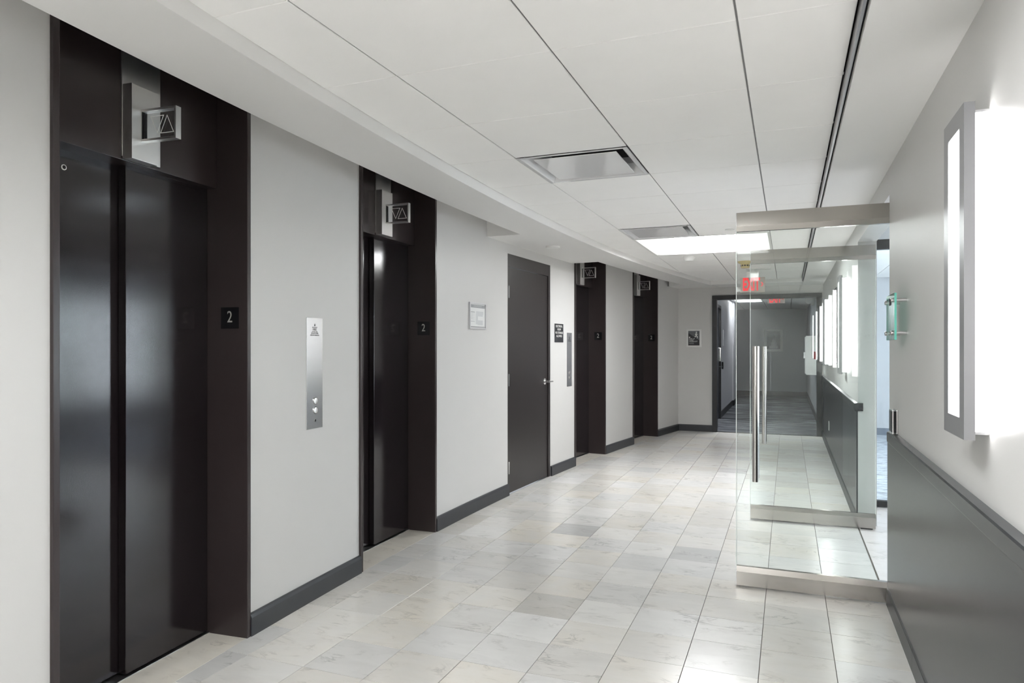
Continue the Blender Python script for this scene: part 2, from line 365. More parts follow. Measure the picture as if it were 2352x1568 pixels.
cells.sort(key=lambda c: (c[0], c[1]))
rest = MB(); restc = []
for k, (_, d, i, j, p) in enumerate(cells):
    tn, wm = special.get((i, j), (random.gauss(0.985, 0.042), max(0, random.gauss(0.35, 0.35))))
    tn = max(0.74, min(1.12, tn)); col = (tn, min(1, wm), random.random(), 1)
    if k < 298:
        mb = MB(); n = tile_mesh(mb, p); o = mb.build('marble_tile', MARBLE, floor, fix=False); tone_attr(o.data, [col]*n)
    else: n = tile_mesh(rest, p); restc += [col]*n
ro = rest.build('marble_tile_field', MARBLE, floor, fix=False); tone_attr(ro.data, restc); ro['kind'] = 'stuff'

# ------------------------------------------------------------------ structure: ceiling, grid, tiles, soffits
GX, GY, G = -0.147, 2.260, 0.6096
ceil = struct(bx('ceiling', -3.3, 0.64, YN-0.1, YB+0.12, TOPZ, TOPZ+0.1, VOID))
def fx(Y): return off(Y, 0.67)[0]
CE = 11.12; XE = 0.195
holes = {(-1, 2), (-1, 6), (-1, 7), (-1, 8), (0, 7), (0, 8), (0, -3), (0, -2), (-1, -9), (-1, -8), (-1, -7), (-1, -6), (-1, -12), (-1, -11)}
def ctile(p):
    mb = MB(); c = (sum(q[0] for q in p)/4, sum(q[1] for q in p)/4)
    def ins(q, dx, dy): return (q[0]+(dx if q[0] < c[0] else -dx), q[1]+(dy if q[1] < c[1] else -dy))
    o = [ins(q, 0.0034, 0.0018) for q in p]; i = [ins(q, 0.0055, 0.0034) for q in p]
    mb.v = [(q[0], q[1], CZ+0.018) for q in o]+[(q[0], q[1], CZ+0.0025) for q in o]+[(q[0], q[1], CZ) for q in i]
    for k in range(4):
        j = (k+1) % 4; mb.f += [(k, j, 4+j, 4+k), (4+k, 4+j, 8+j, 8+k)]
    mb.f += [(8, 9, 10, 11), (0, 3, 2, 1)]; mb.mi = [0]*10
    return mb.build('ceiling_tile', TILE, ceil)
for i in range(-2, 2):
    for j in range(-12, 15):
        x0, x1 = GX+(i-1)*G, min(GX+i*G, XE); ya, yb = GY+j*G, min(GY+(j+1)*G, CE)
        if yb-ya < 0.03 or (i, j) in holes: continue
        la, lb = max(x0, fx(ya)), max(x0, fx(yb))
        if min(la, lb) > x1-0.02: continue
        la, lb = min(la, x1-0.012), min(lb, x1-0.012)
        ctile([(la, ya), (x1, ya), (x1, yb), (lb, yb)])
for i in range(-2, 1):       # main runners seen as dark lines between the tiles
    x = GX+i*G
    cuts = [(GY+7*G, GY+9*G)] if i == -1 else []
    y = YN
    for a, b in cuts+[(CE, CE)]:
        bx('grid_runner', x-0.012, x+0.012, y, a, CZ+0.006, CZ+0.010, GRID, ceil); y = b
for j in range(-12, 15):
    y = GY+j*G
    for i in range(-2, 2):
        x0, x1 = GX+(i-1)*G+0.012, min(GX+i*G-0.012, XE)
        x0 = max(x0, fx(y)+0.005)
        if x1-x0 > 0.03 and not ((i, j) in holes and (i, j-1) in holes): bx('grid_cross_bar', x0, x1, y-0.010, y+0.010, CZ+0.006, CZ+0.010, TILE, ceil)
# left soffit: a curved band held off the elevator wall by an open slot, closed over the electrical room door
mb = MB(); ys = [YN]+[0.3+0.2*k for k in range(0, 57)]; ys = [y for y in ys if y < YB]+[YB]
def fo(Y, d): q = off(Y, d); return (q[0], min(max(q[1], YN), YB))
for a, b in zip(ys, ys[1:]):
    p = [fo(a, 0.315), fo(a, 0.67), fo(b, 0.67), fo(b, 0.315)]
    mb.quad(*[(q[0], q[1], SZ) for q in p])
    mb.quad((p[1][0], p[1][1], SZ), (p[1][0], p[1][1], CZ+0.03), (p[2][0], p[2][1], CZ+0.03), (p[2][0], p[2][1], SZ))
    mb.quad((p[0][0], p[0][1], SZ), (p[0][0], p[0][1], TOPZ), (p[3][0], p[3][1], TOPZ), (p[3][0], p[3][1], SZ))
mb.build('left_soffit', SOFF, ceil, smooth=True, fix=False)
mb = MB()
for a, b in zip(ys, ys[1:]):
    p = [fo(a, -0.02), fo(a, 0.315), fo(b, 0.315), fo(b, -0.02)]; mb.quad(*[(q[0], q[1], 2.52) for q in p])
mb.build('slot_bounce_deck', SOFF, ceil, fix=False)  # white deck added in the slot to bounce light onto headers and lanterns
mb = MB(); ys = [5.52+0.1775*k for k in range(13)]
for a, b in zip(ys, ys[1:]):
    p = [off(a, 0.0), off(a, 0.315), off(b, 0.315), off(b, 0.0)]
    mb.quad(*[(q[0], q[1], SZ) for q in p])
for a in (ys[0], ys[-1]):
    p = [off(a, 0.0), off(a, 0.315)]; mb.quad((p[0][0], p[0][1], SZ), (p[1][0], p[1][1], SZ), (p[1][0], p[1][1], TOPZ), (p[0][0], p[0][1], TOPZ))
mb.build('soffit_infill', SOFF, ceil, fix=False)
# right soffit with its shadow-gap trim, and the drop in front of the back wall
bx('right_soffit', 0.215, XR, YN, YB, SZ, CZ+0.05, SOFF, ceil)
bx('edge_trim', 0.198, 0.207, YN, CE, CZ-0.045, CZ+0.02, SILVERP, ceil)
bx('shadow_gap', 0.207, 0.215, YN, CE, CZ-0.030, CZ+0.02, VOID, ceil)
bx('back_soffit', -1.75, 0.215, CE, YB, SZ+0.004, CZ+0.05, SOFF, ceil)

# ------------------------------------------------------------------ elevators
def elevator(yc, label):
    loc, rz = wframe(yc)
    e = thing('elevator', label, 'elevator', loc, rz, 'elevators along the curved wall')
    for s in (-1, 1):
        a, b = sorted((s*0.48, s*EH))
        j = bx('jamb', -0.33, 0.018, a, b, 0, TOPZ, EJAMB, e, 0.002)
    bx('header', -0.33, -0.155, -0.48, 0.48, 2.135, TOPZ, EJAMB, e, 0.002)
    bx('sill', -0.33, -0.200, -0.48, 0.48, -0.01, 0.004, ALU, e)
    bx('threshold_slab', -0.200, 0.012, -0.48, 0.48, -0.03, 0.0006, MARBLES, e)
    bx('leak_screen', -0.36, -0.33, -EH, EH, -0.02, TOPZ, EJAMB, e)  # unseen panel added behind the doors to block stray light
    pl = bx('door_panel', -0.295, -0.252, -0.48, 0.03, 0.012, 2.16, ELEV, e, 0.002)
    bx('door_panel', -0.248, -0.210, 0.004, 0.478, 0.012, 2.16, ELEV, e, 0.002)
    r = MB(); r.lathe([(0.0075, 0), (0.011, 0), (0.011, 0.003), (0.0075, 0.003)], (-0.252, -0.243, 2.068), 'x', 16)
    r.build('keyhole_ring', INKW, pl); MB().lathe([(0.0075, 0), (0.0075, 0.0036)], (-0.252, -0.243, 2.068), 'x', 16).build('keyhole', BLACKG, pl)
    pn = bx('floor_number_plate', -0.13, -0.03, 0.4775, 0.4805, 1.465, 1.566, BLACKG, e)
    text('digit', '2', 0.078, face((-0.08, 0.4772, 1.518), (1, 0, 0)), INKG, pn, sx=0.82)
    return e
elevator(ELEVS[0], 'dark brown enamel elevator entrance nearest the camera, at the left edge of the photo')
elevator(ELEVS[1], 'dark elevator entrance between the tall steel call plate and the framed floor plan')
elevator(ELEVS[2], 'dark elevator entrance just right of the black electrical room sign')
elevator(ELEVS[3], 'farthest dark elevator entrance, next to the corner with the back wall')
def lantern(yc, label):
    loc, rz = wframe(yc)
    e = thing('elevator_lantern', label, 'lantern', (loc[0], loc[1], 2.135), rz, 'hall lanterns over the elevators'); Z = -2.135
    bx('back_plate', -0.1545, -0.150, -0.07, 0.127, 2.150+Z, 2.60+Z, STEEL, e)
    bx('body', -0.150, -0.102, -0.068, 0.068, 2.138+Z, 2.440+Z, STEEL, e, 0.001)
    z0, z1, n0, n1, t0, t1 = 2.216+Z, 2.346+Z, -0.102, 0.074, -0.023, 0.005
    b = MB(); b.box(n0, n1, t0, t1, z1-0.009, z1).box(n0, n1, t0, t1, z0, z0+0.009).box(n0, n0+0.004, t0, t1, z0+0.009, z1-0.009).box(n1-0.008, n1, t0, t1, z0+0.009, z1-0.009)
    b.build('flag_frame', STEEL, e)
    MB().box(n0+0.004, n0+0.0055, t0+0.001, t1-0.001, z0+0.009, z1-0.009).build('frame_liner', BLACKG, e)
    g = bx('glass_pane', n0+0.0055, n1-0.008, -0.012, -0.006, z0+0.009, z1-0.009, GLASSC, e)
    cz = (z0+z1)/2; hh = 0.037; hw = 0.035
    for up in (False, True):
        c = 0.021 if up else -0.029; s = 1 if up else -1
        O = [(c-hw, cz-s*hh), (c+hw, cz-s*hh), (c, cz+s*hh)]; I = [(c-hw*0.85, cz-s*hh*0.92), (c+hw*0.85, cz-s*hh*0.92), (c, cz+s*hh*0.83)]
        q = MB()
        for k in range(3):
            j = (k+1) % 3; y = -0.0126
            q.quad((O[k][0], y, O[k][1]), (O[j][0], y, O[j][1]), (I[j][0], y, I[j][1]), (I[k][0], y, I[k][1]))
        q.build('arrow_outline', INKW, g)
    return e
lantern(ELEVS[0], 'large brushed steel up-down arrow lantern over the nearest elevator')
lantern(ELEVS[1], 'steel up-down arrow lantern over the second elevator, left of the floor plan')
lantern(ELEVS[2], 'steel up-down arrow lantern over the elevator beside the electrical room sign')
lantern(ELEVS[3], 'smallest steel up-down arrow lantern, over the farthest elevator')

# ------------------------------------------------------------------ electrical room door
loc, rz = wframe(DY)
d = bpy.data.objects.new('door_1', None); COL.objects.link(d); d.location = loc; d.rotation_euler = (0, 0, rz); struct(d)
bx('jamb', -0.12, 0.004, -DH, -DH+0.022, 0, 2.245, DOORP, d, 0.001)
bx('jamb', -0.12, 0.004, DH-0.06, DH-0.012, 0, 2.245, DOORP, d, 0.001)
bx('wall_bead', -0.12, 0.006, DH-0.012, DH, 0, 2.245, SILVERP, d)
bx('head', -0.12, 0.004, -DH+0.022, DH-0.06, 2.126, 2.245, DOORP, d, 0.001)
lf = bx('door_leaf', -0.050, -0.005, -DH+0.024, DH-0.063, 0.010, 2.122, DOORP, d, 0.001)
bx('sill', -0.12, 0.004, -DH, DH, -0.01, 0.003, ALU, d)
for z in (0.25, 1.068, 1.89):
    MB().tube((0.002, -DH+0.028, z-0.057), (0.002, -DH+0.028, z+0.057), 0.0085, 10).build('hinge', CHROME, d)
lv = MB(); lv.lathe([(0.034, 0), (0.034, 0.006), (0.026, 0.012), (0.014, 0.014), (0.012, 0.05)], (-0.005, DH-0.14, 1.015), 'x', 24)
lv.build('lever_rose', CHROME, lf, smooth=True)
MB().tube((0.046, DH-0.15, 1.015), (0.044, DH-0.03, 1.012), 0.0095, 12, 0.007).build('lever_handle', CHROME, lf, smooth=True)

# ------------------------------------------------------------------ things on the left wall
def call_plate(yc, label):
    loc, rz = wframe(yc)
    e = thing('elevator_call_plate', label, 'call panel', (loc[0], loc[1], 0.93), rz, 'steel call plates')
    p = bx('face_plate', 0.0, 0.004, -0.0725, 0.0725, 0, 0.607, STEELP, e, 0.001)
    for z in (0.152, 0.100):
        MB().lathe([(0.0205, 0.004), (0.0205, 0.0065), (0.018, 0.0065), (0.018, 0.0045)], (0, 0.004, z), 'x', 24).build('button_collar', CHROME, e)
        MB().lathe([(0.0165, 0.0045), (0.0165, 0.009), (0.013, 0.0098)], (0, 0.004, z), 'x', 24).build('call_button', STEEL, e, smooth=True)
    MB().lathe([(0.007, 0.004), (0.007, 0.007), (0.004, 0.007)], (0, 0.002, 0.044), 'x', 14).build('key_switch', CHROME, e)
    f = MB(); f.lathe([(0.005, 0.0041), (0.005, 0.0047)], (0, 0.0, 0.566), 'x', 14); f.quad((0.0046, -0.0035, 0.568), (0.0046, 0.0035, 0.568), (0.0046, 0.0005, 0.577)); f.build('flame_symbol', INKB, p)
    for s, sz, z in (('IN CASE OF', 0.0085, 0.554), ('FIRE', 0.020, 0.542), ('DO NOT USE', 0.0085, 0.530), ('ELEVATORS', 0.0125, 0.521), ('USE EXIT STAIRWAYS', 0.0085, 0.511)):
        text('lettering', s, sz, face((0.0042, 0.0, z), (0, 1, 0)), INKB, p, 0.0003)
    return e
call_plate(3.133, 'large steel elevator call plate on the wall between the two nearest elevators')
call_plate(7.557, 'narrow-looking steel call plate below and right of the electrical room sign')
loc, rz = wframe(5.325)
e = thing('floor_plan_frame', 'small silver-framed evacuation floor plan left of the brown door', 'framed plan', (loc[0], loc[1], 1.527), rz)
b = MB(); w, hgt = 0.158, 0.222
b.box(0, 0.014, -w, w, 0, 0.012).box(0, 0.014, -w, w, hgt-0.012, hgt).box(0, 0.014, -w, -w+0.014, 0.012, hgt-0.012).box(0, 0.014, w-0.014, w, 0.012, hgt-0.012)
b.build('frame', ALU, e, 0.001)
pp = bx('printed_sheet', 0, 0.006, -w+0.014, w-0.014, 0.012, hgt-0.012, PAPER, e)
def patch(par, y0, y1, z0, z1, m, x=0.0063, name='printed_area'): return MB().quad((x, y0, z0), (x, y1, z0), (x, y1, z1), (x, y0, z1)).build(name, m, par)
patch(pp, -0.138, 0.138, 0.178, 0.204, INKM); patch(pp, -0.138, 0.138, 0.014, 0.022, INKM)
for y0, y1, z0, z1 in ((-0.03, 0.11, 0.125, 0.15), (-0.035, 0.005, 0.04, 0.125), (0.0, 0.10, 0.035, 0.075), (0.0, 0.10, 0.108, 0.125)): patch(pp, y0, y1, z0, z1, INKL)
for y0, y1, z in ((-0.13, -0.055, 0.142), (-0.13, -0.055, 0.137), (-0.13, -0.055, 0.062)): patch(pp, y0, y1, z, z+0.003, INKM)
for z in (0.122, 0.108, 0.095, 0.082): patch(pp, -0.115, -0.108, z, z+0.004, INKB); patch(pp, -0.10, -0.06, z, z+0.003, INKL)
text('lettering', 'EVACUATION PLAN', 0.017, face((0.0064, 0, 0.191), (0, 1, 0)), INKL, pp, 0.0002)
loc, rz = wframe(7.255)
e = thing('door_sign', 'black sign with white lettering beside the brown electrical room door', 'sign', (loc[0], loc[1], 1.427), rz)
p = bx('sign_plate', 0, 0.005, -0.122, 0.122, 0, 0.203, BLACKG, e, 0.001)
for s, z in (('ELECTRICAL', 0.175), ('ROOM', 0.140), ('NO STORAGE', 0.104), ('ALLOWED', 0.068)):
    text('lettering', s, 0.034, face((0.0053, 0, z), (0, 1, 0)), INKW, p, 0.0004, sx=1.0 if s != 'ROOM' else 0.95)

# stair sign on the back wall
e = thing('stair_sign', 'silver-framed dark sign with a figure climbing stairs on the back wall', 'sign', (-1.427, YB, 1.372))
b = MB(); w, hgt = 0.118, 0.294
b.box(-w, w, -0.016, 0, 0, 0.028).box(-w, w, -0.016, 0, hgt-0.028, hgt).box(-w, -w+0.028, -0.016, 0, 0.028, hgt-0.028).box(w-0.028, w, -0.016, 0, 0.028, hgt-0.028)
b.build('frame', mat('pale_silver_frame', lin(214, 214, 212), 0.3, 0.4), e, 0.002)
p = bx('printed_panel', -w+0.028, w-0.028, -0.008, 0, 0.028, hgt-0.028, mat('sign_grey', lin(92, 94, 98), 0.4), e)
st = MB(); st.v = []; X0, X1, Z0, ZT, ZB = -0.088, 0.088, 0.03, 0.225, 0.12; n = 8
pts = [(X0, Z0)]; 
for k in range(n):
    xa = X0+(X1-X0)*k/n; xb = X0+(X1-X0)*(k+1)/n; zz = ZT+(ZB-ZT)*k/(n-1); pts += [(xa, zz), (xb, zz)]
pts += [(X1, Z0)]
for k in range(n):
    xa, xb = X0+(X1-X0)*k/n, X0+(X1-X0)*(k+1)/n; zz = ZT+(ZB-ZT)*k/(n-1); st.quad((xa, -0.0086, Z0), (xb, -0.0086, Z0), (xb, -0.0086, zz), (xa, -0.0086, zz))
st.build('stair_print', mat('sign_dark', lin(30, 30, 34), 0.4), p)
fg = MB(); yy = -0.0092
fg.lathe([(0.011, -0.0092), (0.011, -0.0088)], (0.040, 0, 0.243), 'y', 12)
for a, bb, rr in (((0.038, 0.228), (0.036, 0.192), 0.008), ((0.036, 0.194), (0.058, 0.168), 0.006), ((0.036, 0.194), (0.026, 0.170), 0.006), ((0.058, 0.170), (0.054, 0.145), 0.005), ((0.026, 0.172), (0.010, 0.168), 0.005), ((0.038, 0.224), (0.060, 0.205), 0.004), ((0.038, 0.224), (0.018, 0.206), 0.004)):
    dx, dz = bb[0]-a[0], bb[1]-a[1]; L = math.hypot(dx, dz); nx, nz = -dz/L*rr, dx/L*rr
    fg.quad((a[0]+nx, yy, a[1]+nz), (a[0]-nx, yy, a[1]-nz), (bb[0]-nx, yy, bb[1]-nz), (bb[0]+nx, yy, bb[1]+nz))
fg.build('walking_figure_print', INKW, p)
MB().box(-0.078, -0.060, -0.0092, -0.0086, 0.150, 0.172).build('icon_print', INKW, p)
for s, z in (('STEP UP', 0.135), ('YOUR', 0.114), ('WORKOUT', 0.093)): text('lettering', s, 0.026, face((-0.078, -0.0094, z), (1, 0, 0)), INKW, p, 0.0002, align='LEFT')
for z in (0.066, 0.054): MB().box(-0.078, 0.0, -0.0092, -0.0086, z, z+0.005).build('small_print', INKM, p)

# ------------------------------------------------------------------ ceiling fixtures
def troffer(x0, y0, label, w=2*G, l=2*G, glow=LGT, group='recessed troffers', cz=CZ):
    e = thing('ceiling_light', label, 'ceiling light', (x0+w/2, y0+l/2, cz), 0, group); a, c = w/2, l/2; dp = 0.115
    r = MB()
    for s in (-1, 1):
        r.box(min(s*a, s*(a-0.022)), max(s*a, s*(a-0.022)), -c, c, -0.004, 0.012); r.box(-a+0.022, a-0.022, min(s*c, s*(c-0.022)), max(s*c, s*(c-0.022)), -0.004, 0.012)
    r.build('rim', WHITEP, e)
    h = MB()
    h.box(-a, -a+0.012, -c, c, 0.012, dp+0.01).box(a-0.012, a, -c, c, 0.012, dp+0.01).box(-a, a, -c, -c+0.012, 0.012, dp+0.01).box(-a, a, c-0.012, c, 0.012, dp+0.01).box(-a, a, -c, c, dp+0.008, dp+0.016)
    h.build('housing', WHITEP, e)
    bx('lamp_panel', -a+0.014, a-0.014, -c+0.014, c-0.014, dp, dp+0.006, glow, e)
    for s in (-1, 1):
        k = MB(); N_ = 10; sw = 0.27 if w > 1 else 0.08 if w > 1 else 0.08
        for i in range(N_):
            f0, f1 = i/N_, (i+1)/N_; prof = lambda f: (s*(a-0.022-sw*f), 0.004+(dp-0.03)*(f**2.2))
            (xa, za), (xb, zb) = prof(f0), prof(f1)
            k.quad((xa, -c+0.022, za), (xb, -c+0.022, zb), (xb, c-0.022, zb), (xa, c-0.022, za)); k.quad((xa, -c+0.022, za+0.004), (xb, -c+0.022, zb+0.004), (xb, c-0.022, zb+0.004), (xa, c-0.022, za+0.004))
        k.build('lamp_shield', SHIELD, e, smooth=True, fix=False)
    return e
troffer(GX-2*G, GY+7*G, 'lit square recessed ceiling light with curved end shields, ahead of the exit sign')
troffer(GX-G, GY-3*G, 'added narrow recessed ceiling light just over the viewer, out of view', G, 2*G)  # out-of-view lamp added to brighten the near lobby
troffer(GX-2*G, GY-9*G, 'added unseen long ceiling light a few steps behind the viewer', G, 4*G)  # unseen, added to fill the lobby from behind
troffer(GX-2*G, GY-12*G, 'added unseen narrow ceiling light at the near end of the lobby', G, 2*G)  # another unseen lamp added for fill
def vent(y0, label):
    e = thing('ceiling_vent', label, 'air vent', (GX-1.5*G, y0+G/2, CZ), 0, 'square plaque air diffusers'); a = G/2
    r = MB(); rings = [(a-0.001, -0.003), (a-0.022, -0.004), (a-0.030, 0.0), (a-0.075, 0.055), (a-0.085, 0.09)]
    for (ra, za), (rb, zb) in zip(rings, rings[1:]):
        A = [(-ra, -ra, za), (ra, -ra, za), (ra, ra, za), (-ra, ra, za)]; B = [(-rb, -rb, zb), (rb, -rb, zb), (rb, rb, zb), (-rb, rb, zb)]
        for k in range(4): r.quad(A[k], A[(k+1) % 4], B[(k+1) % 4], B[k])
    r.build('cone', WHITEG, e)
    bx('neck', -0.22, 0.22, -0.22, 0.22, 0.09, 0.094, VOID, e)
    bx('plaque', -a+0.075, a-0.075, -a+0.085, a-0.062, 0.001, 0.006, WHITEG, e, 0.003)
    return e
vent(GY+2*G, 'nearer square white air diffuser in the ceiling')
vent(GY+6*G, 'farther square white air diffuser, against the lit ceiling light')
e = tag(MB().lathe([(0.028, -0.055), (0.045, -0.050), (0.062, -0.028), (0.07, -0.008), (0.07, 0)], (-1.03, 7.98, CZ), 'z', 28).build('smoke_detector', WHITEP, smooth=True), 'white smoke detector on the ceiling beyond the lit ceiling light', 'smoke detector')
e = thing('smoke_detector', 'aged cream smoke detector on the ceiling near the exit sign', 'smoke detector', (-0.47, 8.69, CZ))
MB().lathe([(0.048, -0.078), (0.05, -0.07), (0.05, -0.03), (0.082, -0.018), (0.088, 0)], (0, 0, 0), 'z', 28).build('body', CREAM, e, smooth=True)
for k in range(12):
    t = 2*math.pi*k/12; q = MB(); c, s_ = math.cos(t), math.sin(t); r_ = 0.0505; w_ = 0.008
    q.quad(*[(r_*c-s_*u, r_*s_+c*u, z) for u, z in ((-w_, -0.062), (w_, -0.062), (w_, -0.042), (-w_, -0.042))]); q.build('slot', INKB, e)
for x, y, lab in ((-0.467, 6.28, 'flush sprinkler cover disc in the ceiling left of the glass door top'), (-0.46, 9.15, 'small flush ceiling disc above the exit sign')):
    tag(MB().lathe([(0.034, -0.005), (0.040, -0.003), (0.040, 0)], (x, y, CZ), 'z', 24).build('sprinkler_cover', WHITEP), lab, 'sprinkler cover')
q = off(6.45, 0.26)
e = tag(MB().lathe([(0.062, -0.016), (0.068, -0.010), (0.068, 0)], (q[0]+0.05, q[1]-0.15, SZ), 'z', 24).build('soffit_sensor', WHITEP), 'flat white round sensor under the left soffit above the brown door', 'sensor')

# exit signs
def exit_sign(x, y, z0, z1, ceil_z, label):
    e = thing('exit_sign', label, 'exit sign', (x, y, z0), 0, 'exit signs'); w = 0.151; hh = z1-z0
    p = bx('sign_box', -w, w, -0.02, 0.02, 0, hh, EXP_, e, 0.003)
    ch = min(0.075, ceil_z-z1-0.012)
    bx('canopy', -0.075, 0.065, -0.025, 0.025, hh, hh+ch, WHITEP, e, 0.002)
    bx('ceiling_plate', -0.08, 0.22, -0.05, 0.05, ceil_z-z0-0.012, ceil_z-z0, WHITEP, e)
    if ceil_z-z0-0.012 > hh+0.075: bx('stem', -0.02, 0.02, -0.02, 0.02, hh+0.075, ceil_z-z0-0.012, WHITEP, e)
    text('lettering', 'EXIT', 0.225, face((-0.018, -0.0208, hh*0.5), (1, 0, 0)), EXR, p, 0.0006, sx=0.46, bold=0.008)
    a = MB(); c, zc = 0.118, hh*0.53
    for s in (-1, 1): a.quad((c, -0.0212, zc), (c+0.014, -0.0212, zc), (c-0.004, -0.0212, zc+s*0.028), (c-0.018, -0.0212, zc+s*0.028))
    a.build('arrow', EXR, p)
    return e
exit_sign(-0.424, 9.55, 2.085, 2.28, CZ, 'red EXIT sign with right arrow hanging from the lobby ceiling')

# ------------------------------------------------------------------ glass doors of the suite
RAILB = [(-0.024, 0.0), (0.024, 0.0), (0.024, 0.078), (0.012, 0.107), (-0.012, 0.107), (-0.024, 0.078)]
def glass_door(y, x0, x1, label):
    e = thing('glass_door', label, 'glass door', (x1, y, 0), 0, 'pair of frameless glass doors'); L = x0-x1
    g = MB(); g.box(L, 0, -0.006, 0.006, 0.10, 2.05)
    for k, f in enumerate(g.f): g.mi[k] = 0
    for k in (0, 1, 3, 5): g.mi[k] = 1
    g.build('glass_pane', [GLASS, GLASSE], e)
    bx('glass_edge_glint', L-0.004, L, -0.0062, 0.0062, 0.10, 2.05, GLASSE, e); bx('glass_edge_glint', -0.003, 0, -0.0062, 0.0062, 0.10, 2.05, GLASSE, e)  # thin pale strips painting in the bright refracted edge lines
    MB().prism([(u, v+0.010) for u, v in RAILB], L, 0, 'x').build('bottom_rail', STEELH, e)
    MB().prism([(u, 2.147-v) for u, v in RAILB], L, 0, 'x').build('top_rail', STEELH, e)
    bx('end_cap', L-0.002, L, -0.023, 0.023, 0.012, 0.086, ALU, e); bx('end_cap', L-0.002, L, -0.023, 0.023, 2.071, 2.146, ALU, e)
    for s in (-1, 1):
        h = MB().tube((L+0.104, s*0.062, 0.617), (L+0.104, s*0.062, 1.381), 0.0165, 24).build('pull_bar', STEELV, e, smooth=True)
        for z in (0.76, 1.24): MB().tube((L+0.104, s*0.006, z), (L+0.104, s*0.062, z), 0.008, 12).build('standoff', CHROME, h)
    bx('floor_pivot', -0.10, -0.02, -0.02, 0.02, 0.001, 0.012, BLACKF, e)
    return e
glass_door(4.205, -0.274, 0.612, 'nearer open glass door with steel rails and long pull bar')
glass_door(5.872, -0.277, 0.615, 'farther open glass door, seen through the nearer glass door')

# ------------------------------------------------------------------ right wall sconces and fittings
def sconce(y, label):
    z0 = 1.128; e = thing('wall_sconce', label, 'wall light', (XR, y, z0), 0, 'tall wall sconces'); H = 0.906
    fx0, fx1 = -0.066, -0.040; w = 0.1275
    r = MB()
    r.box(fx0, fx1, -w, -w+0.055, 0, H).box(fx0, fx1, w-0.055, w, 0, H).box(fx0, fx1, -w+0.055, w-0.055, 0, 0.055).box(fx0, fx1, -w+0.055, w-0.055, H-0.055, H)
    r.build('front_panel', SILVERP, e)
    bx('lens', fx0+0.003, fx1-0.003, -w+0.055, w-0.055, 0.055, H-0.055, SCF, e)
    bx('lamp_box', fx1+0.001, -0.002, -0.088, 0.088, 0.02, H-0.022, SCG, e)
    bx('end_bracket', fx1, -0.001, -0.091, 0.091, 0.012, 0.019, ALU, e); bx('end_bracket', fx1, -0.001, -0.091, 0.091, H-0.021, H-0.014, ALU, e)
    return e
sconce(2.302, 'large tall silver wall sconce glowing on the near right wall')
sconce(7.14, 'tall wall sconce seen through the glass doors, left of the white reveal')
sconce(10.36, 'farthest tall wall sconce, beside the black opening frame')
sconce(-0.2, 'added unseen wall sconce just behind the viewer on the right wall')  # unseen sconce added to light the left wall and ceiling
sconce(-1.9, 'added unseen wall sconce several steps behind the viewer on the right wall')  # also added out of view for more light
sconce(-3.6, 'added unseen wall sconce at the near end of the right wall')  # last of the unseen sconces added for brightness
e = thing('wall_notice_frame', 'narrow dark-edged notice frame on the wall behind the middle sconce', 'frame', (XR, 8.45, 1.19))
b = MB(); b.box(-0.02, 0, -0.23, -0.20, 0, 0.83).box(-0.02, 0, 0.20, 0.23, 0, 0.83).box(-0.02, 0, -0.20, 0.20, 0, 0.03).box(-0.02, 0, -0.20, 0.20, 0.80, 0.83); b.build('frame', BLACKF, e)
bx('sheet', -0.012, 0, -0.20, 0.20, 0.03, 0.80, PAPER, e)
e = thing('glass_sign', 'teal-edged glass suite number sign on steel standoffs', 'sign', (XR, 3.71, 1.41))
g = MB(); g.box(-0.054, -0.045, -0.138, 0.138, 0, 0.214)
for k in (0, 1, 2, 4): g.mi[k] = 1
pn = g.build('glass_plate', [TEAL, TEALE], e)
for y in (-0.105, 0.105):
    for z in (0.032, 0.182):
        MB().lathe([(0.010, -0.045), (0.010, 0.0)], (0, y, z), 'x', 16).build('standoff', CHROME, e, smooth=True)
        MB().lathe([(0.0075, -0.066), (0.0105, -0.064), (0.0105, -0.054)], (0, y, z), 'x', 16).build('standoff_cap', CHROME, e, smooth=True)
text('lettering', '200', 0.05, face((-0.0545, 0.0, 0.178), (0, -1, 0)), INKB, pn, 0.0004)
e = thing('door_control', 'black and chrome door control plate above the chair rail end', 'switch', (XR, 3.92, 0.948))
bx('back_box', -0.008, 0, -0.058, 0.058, 0.0, 0.118, CHROME, e, 0.002)
bx('core', -0.020, -0.008, -0.052, 0.052, 0.006, 0.112, BLACKG, e)
bx('cover_plate', -0.026, -0.020, -0.058, 0.058, 0.0, 0.118, CHROME, e, 0.002)
bx('touch_panel', -0.0275, -0.026, -0.050, 0.050, 0.008, 0.110, BLACKG, e)
e = thing('wall_outlet', 'small white outlet plate on the dark wainscot beyond the doors', 'outlet', (XR-0.010, 9.78, 0.305))
bx('cover', -0.006, 0, -0.038, 0.038, 0, 0.118, WHITEP, e, 0.002)
for z in (0.036, 0.082): bx('socket', -0.0075, -0.006, -0.016, 0.016, z-0.014, z+0.014, INKL, e)

